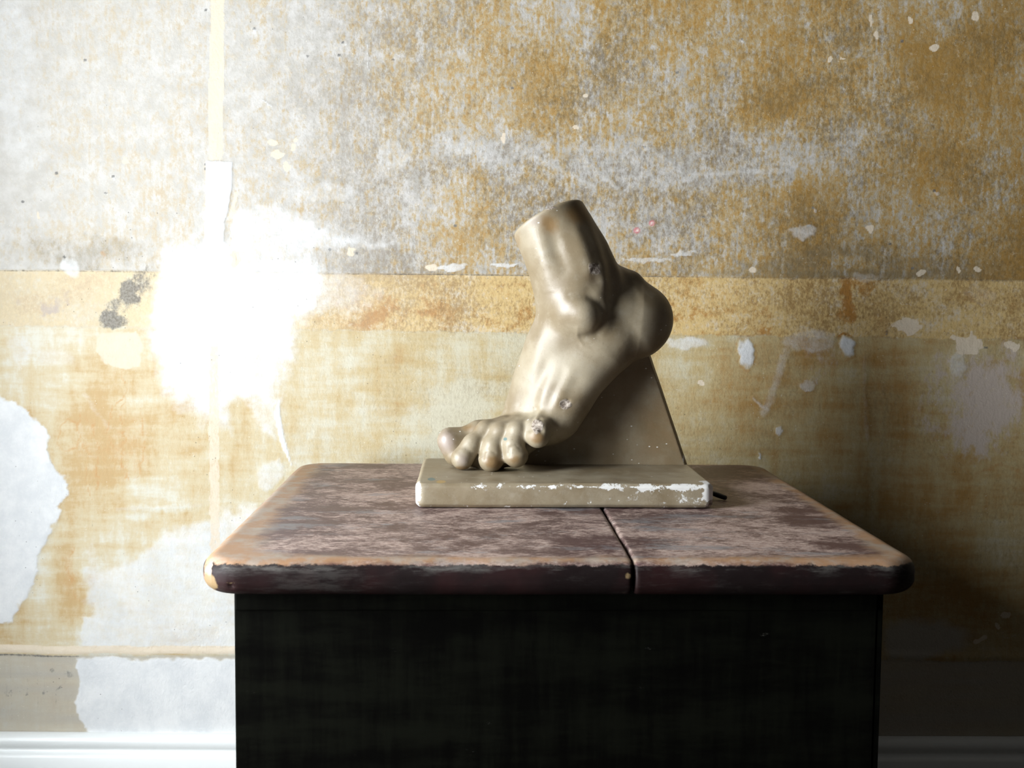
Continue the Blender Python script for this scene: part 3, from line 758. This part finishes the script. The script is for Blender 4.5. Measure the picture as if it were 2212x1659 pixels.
def C1(cx, cy, d):
    """a point given by its place in the enlarged study of the foot and its distance into the room"""
    return np.array(at(880 + cx / 2.2722, 400 + cy / 2.2722, d))
UNIT = 1.67 / F_PX / 2.2722

def smin(a, b, k):
    h = np.clip(0.5 + 0.5 * (b - a) / k, 0, 1)
    return b + (a - b) * h - k * h * (1 - h)

class Field:
    def __init__(self, lo, hi, h):
        self.h = h; self.lo = np.array(lo, float)
        n = np.ceil((np.array(hi) - self.lo) / h).astype(int) + 1
        self.ax = [(self.lo[i] + np.arange(n[i]) * h).astype(np.float32) for i in range(3)]
        self.f = np.full(n, 0.15, np.float32)
    def box(self, lo, hi):
        s = []
        for i in range(3):
            a = int(np.clip(np.floor((lo[i] - self.lo[i]) / self.h), 0, len(self.ax[i]) - 1))
            b = int(np.clip(np.ceil((hi[i] - self.lo[i]) / self.h) + 1, 1, len(self.ax[i])))
            s.append(slice(a, max(b, a + 1)))
        s = tuple(s)
        return s, self.ax[0][s[0]][:, None, None], self.ax[1][s[1]][None, :, None], self.ax[2][s[2]][None, None, :]
    def cone(self, a, ra, b, rb, k=0.01, sy=1.0, op='add'):
        """smoothly add (or carve) a rounded cone between two balls; sy squeezes it in depth"""
        m = max(ra, rb) * max(1, sy) + 0.03 + k
        lo = np.minimum(a, b) - m; hi = np.maximum(a, b) + m
        s, x, y, z = self.box(lo, hi)
        ab = b - a; L = ab @ ab + 1e-12
        px, py, pz = x - a[0], y - a[1], z - a[2]
        t = np.clip((px * ab[0] + py * ab[1] + pz * ab[2]) / L, 0, 1)
        d = np.sqrt((px - t * ab[0]) ** 2 + ((py - t * ab[1]) / sy) ** 2 + (pz - t * ab[2]) ** 2) - (ra + (rb - ra) * t)
        d = d * min(1.0, sy)
        if op == 'add': self.f[s] = smin(self.f[s], d.astype(np.float32), k)
        else: self.f[s] = -smin(-self.f[s], d.astype(np.float32), k)
    def chain(self, pts, k=0.01, sy=1.0, kin=None):
        for (a, ra), (b, rb) in zip(pts[:-1], pts[1:]):
            self.cone(a, ra, b, rb, k, sy)
    def value(self, p):
        i = [int(round((p[j] - self.lo[j]) / self.h)) for j in range(3)]
        for j in range(3):
            if i[j] < 0 or i[j] >= self.f.shape[j]: return 0.1
        return float(self.f[i[0], i[1], i[2]])
    def front(self, cx, cy, d0=1.52, d1=1.80):
        """first point of the surface met from the front at a place of the study"""
        d = d0
        while d < d1:
            p = C1(cx, cy, d)
            if self.value(p) < 0: return p
            d += 0.0015
        return None
    def brush(self, pts, w, hgt):
        """raise (hgt>0) or sink a soft stroke drawn over the visible surface; pts=(cx,cy[,scale])"""
        P = [(self.front(p[0], p[1]), (p[2] if len(p) > 2 else 1.0)) for p in pts]
        P = [p for p in P if p[0] is not None]
        if not P: return
        if len(P) == 1: P = P * 2
        al = np.array([p[0] for p in P]); m = 3 * w
        s, x, y, z = self.box(al.min(0) - m, al.max(0) + m)
        best = None
        for (a, sa), (b, sb) in zip(P[:-1], P[1:]):
            ab = b - a; L = ab @ ab + 1e-12
            px, py, pz = x - a[0], y - a[1], z - a[2]
            t = np.clip((px * ab[0] + py * ab[1] + pz * ab[2]) / L, 0, 1)
            d2 = (px - t * ab[0]) ** 2 + (py - t * ab[1]) ** 2 + (pz - t * ab[2]) ** 2
            g = np.exp(-d2 / (w * w)) * (sa + (sb - sa) * t)
            best = g if best is None else np.maximum(best, g)
        self.f[s] -= (hgt * best).astype(np.float32)

u = UNIT
F = Field((-0.075, 1.50, TZ + PT - 0.006), (0.335, 1.83, TZ + 0.43), 0.0017)
def K(cx, cy, d, r): return (C1(cx, cy, d), r * u)

# leg stump
LEGC = [K(662, 110, 1.690, 192), K(748, 279, 1.690, 188), K(795, 375, 1.690, 200), K(835, 490, 1.692, 212), K(850, 610, 1.695, 190)]
F.chain(LEGC, 0.010, 0.86)
# calcaneus and tendon
F.chain([K(960, 462, 1.705, 74), K(1050, 502, 1.710, 83), K(1086, 562, 1.712, 104)], 0.015, 0.85)
F.cone(*K(1104, 478, 1.706, 54), *K(1112, 500, 1.706, 54), 0.006)
F.chain([K(1082, 655, 1.715, 154), K(1127, 660, 1.715, 183)], 0.014, 0.85)
F.chain([K(870, 560, 1.695, 165), K(1040, 650, 1.705, 140)], 0.022, 0.85)
# midfoot: inner and outer columns
F.chain([K(838, 640, 1.702, 187), K(760, 830, 1.715, 182), K(668, 990, 1.720, 150), K(592, 1105, 1.722, 100), K(560, 1165, 1.722, 78)], 0.022, 0.95)
F.chain([K(1068, 700, 1.700, 152), K(948, 812, 1.687, 124), K(846, 932, 1.684, 108), K(765, 1058, 1.687, 110), K(722, 1140, 1.690, 118)], 0.026, 0.9)
F.chain([K(590, 1120, 1.715, 85), K(715, 1140, 1.695, 92)], 0.02)
F.chain([K(530, 1185, 1.715, 76), K(680, 1185, 1.695, 80)], 0.014)
# outer ankle bone
F.chain([K(820, 615, 1.660, 92), K(872, 642, 1.656, 92)], 0.018)
# toes
F.chain([K(500, 1190, 1.715, 60), K(400, 1205, 1.712, 50), K(345, 1206, 1.708, 47), K(275, 1240, 1.704, 47), K(212, 1250, 1.700, 58)], 0.010)
F.chain([K(212, 1258, 1.700, 58), K(240, 1320, 1.697, 62)], 0.012)
F.chain([K(470, 1180, 1.690, 50), K(385, 1200, 1.676, 42), K(318, 1268, 1.666, 42), K(270, 1340, 1.662, 57)], 0.009)
F.chain([K(535, 1180, 1.680, 50), K(455, 1212, 1.664, 42), K(420, 1280, 1.657, 44), K(411, 1347, 1.655, 62)], 0.009)
F.chain([K(600, 1180, 1.672, 50), K(538, 1205, 1.655, 42), K(520, 1275, 1.648, 44), K(533, 1325, 1.648, 61)], 0.009)
F.chain([K(690, 1165, 1.672, 70), K(645, 1190, 1.652, 52), K(640, 1232, 1.645, 58)], 0.010)
# pads behind the toes
F.chain([K(340, 1335, 1.688, 60), K(400, 1345, 1.684, 62), K(520, 1320, 1.680, 52), K(600, 1262, 1.680, 46)], 0.010)
F.chain([K(560, 1240, 1.700, 65), K(690, 1180, 1.700, 80)], 0.014)
F.chain([K(320, 1300, 1.690, 50), K(420, 1260, 1.700, 60)], 0.010)
B = F.brush
B([(1010, 455, .8), (1020, 500, 1.0), (1015, 560, .6), (1012, 610, .2)], 0.013, -0.0072)     # hollow beside the heel cord
B([(1085, 440, .5), (1120, 500, 1), (1150, 560, .3)], 0.007, 0.0015)
B([(700, 200, .5), (735, 320, 1), (770, 410, .6)], 0.0105, -0.0036)      # between the front tendons
B([(640, 240, .6), (665, 340, 1), (685, 440, .5), (690, 500, .1)], 0.012, 0.0028)
B([(830, 230, .6), (862, 320, 1), (890, 400, .8)], 0.011, 0.0034)
B([(940, 240, .5), (985, 350, 1), (1000, 410, .6)], 0.012, -0.0040)
B([(925, 470, 1), (905, 500, .6)], 0.011, -0.0022)
B([(855, 622, 1)], 0.016, 0.0052)
B([(800, 532, .3), (880, 535, .6), (945, 590, 1), (962, 660, 1), (925, 730, 1), (860, 745, .5)], 0.0078, -0.0036)       # under and behind the ankle bone
B([(1000, 700, .6), (1060, 760, .8)], 0.016, 0.0020)
B([(660, 700, .5), (640, 800, 1), (625, 880, .8)], 0.014, 0.0022)
B([(640, 880, .6), (600, 1000, 1), (560, 1130, .9)], 0.011, 0.0009)     # cords of the instep
B([(720, 900, .6), (665, 1030, 1), (612, 1145, 1)], 0.0105, 0.0010)
B([(800, 920, .6), (745, 1040, 1), (690, 1130, .7)], 0.0095, 0.0016)
B([(682, 880, .6), (635, 1010, 1), (588, 1135, 1)], 0.0085, -0.0009)
B([(765, 930, .6), (708, 1050, 1), (655, 1135, .9)], 0.0080, -0.0013)
B([(835, 700, 1), (836, 745, 1), (865, 790, .8), (890, 800, .4)], 0.0028, 0.0006)
B([(800, 1000, .8), (830, 960, .8)], 0.012, -0.0020)
for t in ((398, 1312), (522, 1290)):                                    # nail beds
    B([(t[0] - 24, t[1] + 30), (t[0] - 20, t[1] - 4), (t[0] + 10, t[1] - 12), (t[0] + 30, t[1])], 0.0022, -0.0011)
B([(292, 1292), (320, 1318)], 0.004, -0.0012)
B([(222, 1205), (290, 1215)], 0.007, -0.0020)
B([(628, 1100, 1), (612, 1160, 1), (600, 1200, .6)], 0.0045, -0.0030)
B([(680, 1130, .8), (735, 1165, .6)], 0.006, -0.0016)
for (a, b, r, d) in ((918, 408, .0052, -.0012), (905, 425, .003, -.001), (935, 392, .003, -.001), (770, 1072, .005, -.003), (790, 1060, .003, -.002), (635, 1178, .0055, -.0035), (655, 1205, .004, -.0025), (650, 1150, .003, -.002)):
    B([(a, b)], r, d)
# sawn top of the leg
cutp = C1(688, 163, 1.69); axis = (C1(655, 110, 1.69) - C1(785, 375, 1.69)); axis /= np.linalg.norm(axis); axis[1] += 0.26; axis /= np.linalg.norm(axis)
s, x, y, z = F.box((-1, 0, TZ + 0.25), (1, 3, TZ + 0.5))
g = ((x - cutp[0]) * axis[0] + (y - cutp[1]) * axis[1] + (z - cutp[2]) * axis[2]).astype(np.float32)
F.f[s] = -smin(-F.f[s], -(g), 0.006)
# stands on the plinth
s, x, y, z = F.box((-1, 0, 0), (1, 3, TZ + PT + 0.01))
v, q = surface_nets(F.f, [F.ax[i][0] for i in range(3)], F.h)
fm = mesh_np('foot', v, q)
foot = link('foot', fm, M_FOOT, cast)
pxy = None
Mi = np.array(CAM_ROT.transposed())
def study(v):
    c = (v - np.array(CAM_POS)) @ Mi.T
    return ((1106 + F_PX * c[:, 0] / -c[:, 2]) - 880) * 2.2722, ((829.5 - F_PX * c[:, 1] / -c[:, 2]) - 400) * 2.2722
sx, sy_ = study(v)
def spot(L, sx=None, sy=None):
    o = np.zeros(len(sx))
    for (a, b, r1, r2, s) in L:
        o = np.maximum(o, s * np.exp(-((sx - a) / r1) ** 2 - ((sy - b) / r2) ** 2))
    return o
attr(fm, 'stain', spot([(700, 190, 60, 60, .8), (840, 140, 80, 60, .9), (540, 270, 30, 60, .5), (300, 1190, 60, 25, .7), (420, 1360, 50, 40, 1.0), (530, 1350, 50, 30, .7), (640, 1240, 45, 30, 1.0), (270, 1390, 50, 15, .9), (900, 450, 60, 60, .4), (1230, 640, 90, 140, .35)], sx, sy_))
attr(fm, 'lilac', spot([(190, 1260, 60, 80, .8), (270, 1350, 50, 50, .7), (620, 180, 60, 50, .6), (620, 700, 80, 150, .4), (640, 1190, 50, 50, .4)], sx, sy_))
attr(fm, 'chip', spot([(920, 410, 34, 34, .8), (775, 1075, 32, 26, .85), (640, 1185, 34, 36, .85), (690, 110, 60, 12, .6)], sx, sy_))
attr(fm, 'wear', spot([(960, 800, 40, 30, .12), (1050, 700, 60, 60, .08), (900, 870, 40, 30, .1), (355, 1345, 14, 50, .42), (462, 1330, 9, 50, .40), (583, 1225, 10, 50, .35), (400, 1412, 80, 8, .45), (540, 300, 12, 40, .2), (545, 205, 40, 14, .3), (640, 1150, 40, 20, .2)], sx, sy_))
attr(fm, 'teal', spot([(480, 1246, 9, 7, 1.0)], sx, sy_))

# wedge that props the sole
def solid(name, field, lo, hi, h, mat, parent):
    ax = [np.arange(lo[i], hi[i] + h, h) for i in range(3)]
    A, B, C = [a.astype(np.float32) for a in np.meshgrid(*ax, indexing='ij')]
    f = field(A, B, C)
    v, q = surface_nets(f.astype(np.float32), (ax[0][0], ax[1][0], ax[2][0]), h)
    me = mesh_np(name, v, q)
    return link(name, me, mat, parent), v, me
FD = 1.722
tri = [C1(1366, 1385, FD), C1(1172, 800, FD), C1(1120, 760, FD), C1(600, 1290, FD), C1(560, 1385, FD)]
tri = np.array([(p[0], p[2]) for p in tri])
tri[0, 1] = tri[4, 1] = TZ + PT - 0.002
def fin(A, B, C):
    d = np.full(A.shape, -1e9, np.float32)
    x = A[:, :1, :]; z = C[:, :1, :]
    n = len(tri)
    for i in range(n):
        a, b = tri[i], tri[(i + 1) % n]
        e = b - a; L = np.hypot(*e)
        nx, nz = e[1] / L, -e[0] / L
        xs = x if i else A - (B - FD) * 0.38
        d = np.maximum(d, -((xs - a[0]) * nx + (z - a[1]) * nz) * SG)
    yy = np.abs(B - (FD + 0.0075)) - 0.0075
    r = 0.0012
    w0 = d + r; w1 = yy + r
    return np.hypot(np.maximum(w0, 0), np.maximum(w1, 0)) + np.minimum(np.maximum(w0, w1), 0) - r + 0.0006 * (fbm(A * 25, B * 25, C * 25, 2) - 0.5)
SG = 1.0
cx_, cz_ = tri.mean(0)
_a, _b = tri[0], tri[1]; _e = _b - _a
if -(((cx_ - _a[0]) * _e[1] - (cz_ - _a[1]) * _e[0])) > 0: SG = -1.0
wedge, wv, wm = solid('support_wedge', fin, (tri[:, 0].min() - 0.006, FD - 0.005, TZ + PT - 0.006), (tri[:, 0].max() + 0.006, FD + 0.02, tri[:, 1].max() + 0.006), 0.0015, M_FOOT, cast)
wx_, wy_ = study(wv)
attr(wm, 'stain', 0.36 + 0 * wx_ + 0.15 * np.exp(-((wx_ - 1250) / 90) ** 2 - ((wy_ - 1150) / 200) ** 2)); attr(wm, 'lilac', 0 * wx_); attr(wm, 'chip', 0 * wx_)
attr(wm, 'wear', spot([(1355, 1340, 6, 22, .9)], wx_, wy_))

# plinth
L0, L1_, Y0p, Y1p = -0.0795, 0.3255, 1.5425, 1.786
def plinth(A, B, C):
    cx, cy, cz = (L0 + L1_) / 2, (Y0p + Y1p) / 2, TZ + PT / 2 + 0.0007
    hx, hy, hz = (L1_ - L0) / 2, (Y1p - Y0p) / 2, PT / 2 - 0.0007
    rc, re = 0.013, 0.0032
    wob = 0.0016 * (fbm(A * 22 + 9, B * 22, C * 30, 3) - 0.5)
    qx = np.abs(A - cx) - hx + rc; qy = np.abs(B - cy) - hy + rc
    d2 = np.hypot(np.maximum(qx, 0), np.maximum(qy, 0)) + np.minimum(np.maximum(qx, qy), 0) - rc
    # bevelled upper and lower edges
    ch = (d2 + (np.abs(C - cz) - hz)) * 0.7071 + 0.0030
    w0 = d2 + re; w1 = np.abs(C - cz) - hz + re
    d = np.hypot(np.maximum(w0, 0), np.maximum(w1, 0)) + np.minimum(np.maximum(w0, w1), 0) - re
    d = np.maximum(d, ch) + wob
    for (px, py, pz, r) in [(L1_ + 0.002, Y0p - 0.002, TZ + PT, .014), (L1_ + .004, Y0p - .004, TZ + .006, .016), (L0 - .001, Y0p - .001, TZ + PT + .001, .010), (0.245, Y0p - 0.001, TZ + PT + .001, .006), (0.075, Y0p - 0.001, TZ + PT + .001, .005)]:
        rr = np.sqrt((A - px) ** 2 + (B - py) ** 2 + (C - pz) ** 2)
        d = np.maximum(d, r * 0.8 - rr)
    return d
plo, pv, pm = solid('plinth', plinth, (L0 - .006, Y0p - .006, TZ - 0.004), (L1_ + .006, Y1p + .006, TZ + PT + .005), 0.0015, M_FOOT, cast)
xx, yy, zz = pv.T
te = np.exp(-((zz - (TZ + PT - 0.004)) / (0.0012 + 0.0075 * np.clip(vnoise(xx * 75, 0 * xx, 2.0) * 1.4 - 0.5 + 0.5 * vnoise(xx * 230, 0 * xx, 5.0) - 0.2, 0, 1))) ** 2) * (yy < Y0p + 0.006) * sstep(-0.06, 0.02, xx + 0.0)
te = te * (0.52 + 0.25 * sstep(0.05, 0.30, xx))
be = np.exp(-((zz - (TZ + 0.003)) / 0.003) ** 2) * (yy < Y0p + 0.006) * 0.3
cr = np.maximum(np.exp(-((xx - L1_ + 0.003) / 0.013) ** 2) * (yy < Y0p + 0.03) * sstep(TZ + 0.002, TZ + 0.016, zz) * 1.35, np.exp(-((xx - L0) / 0.009) ** 2) * (yy < Y0p + 0.02) * 1.0)
flat = 0.26 * (yy < Y0p + 0.002) * sstep(-0.05, 0.2, xx)
attr(pm, 'wear', np.maximum(np.maximum(te, be), np.maximum(cr, flat)))
px_, py_ = study(pv)
attr(pm, 'teal', spot([(118, 1443, 20, 9, .95)], px_, py_)); attr(pm, 'ochre_spot', spot([(165, 1456, 26, 8, .9)], px_, py_))
attr(pm, 'stain', 0 * xx + 0.12); attr(pm, 'lilac', 0 * xx)
attr(pm, 'chip', np.exp(-((xx - L1_ + .004) / 0.012) ** 2 - ((zz - TZ - .006) / 0.008) ** 2) * (yy < Y0p + 0.02) * 0.75)

# ------------------------------------------------------------------ little black stub lying behind the plinth
def stub():
    a = at(1536, 1064, 1.630); b = at(1569, 1078, 1.612)
    a = Vector(a); b = Vector(b); a.z = TZ + 0.0085; b.z = TZ + 0.0035
    ax = (b - a).normalized(); s = ax.cross(Vector((0, 0, 1))).normalized(); t = s.cross(ax)
    V, Q = [], []
    prof = [(0.0, 0.0), (0.0, 0.0030), (0.02, 0.0038), (0.5, 0.0038), (0.90, 0.0034), (0.97, 0.0030), (1.0, 0.0022), (1.0, 0.0)]
    n = 20
    for (l, r) in prof:
        c = a + (b - a) * l
        for i in range(n):
            an = 2 * math.pi * i / n
            V.append(tuple(c + s * (r * math.cos(an)) + t * (r * math.sin(an))))
    for j in range(len(prof) - 1):
        for i in range(n):
            Q.append((j * n + i, j * n + (i + 1) % n, (j + 1) * n + (i + 1) % n, (j + 1) * n + i))
    me = mesh_np('black_stub', np.array(V), np.array(Q))
    o = link('black_stub', me, M_BLACK)
    tag(o, 'small black rod stub lying on the chest top behind the right end of the plinth', 'rod')
stub()
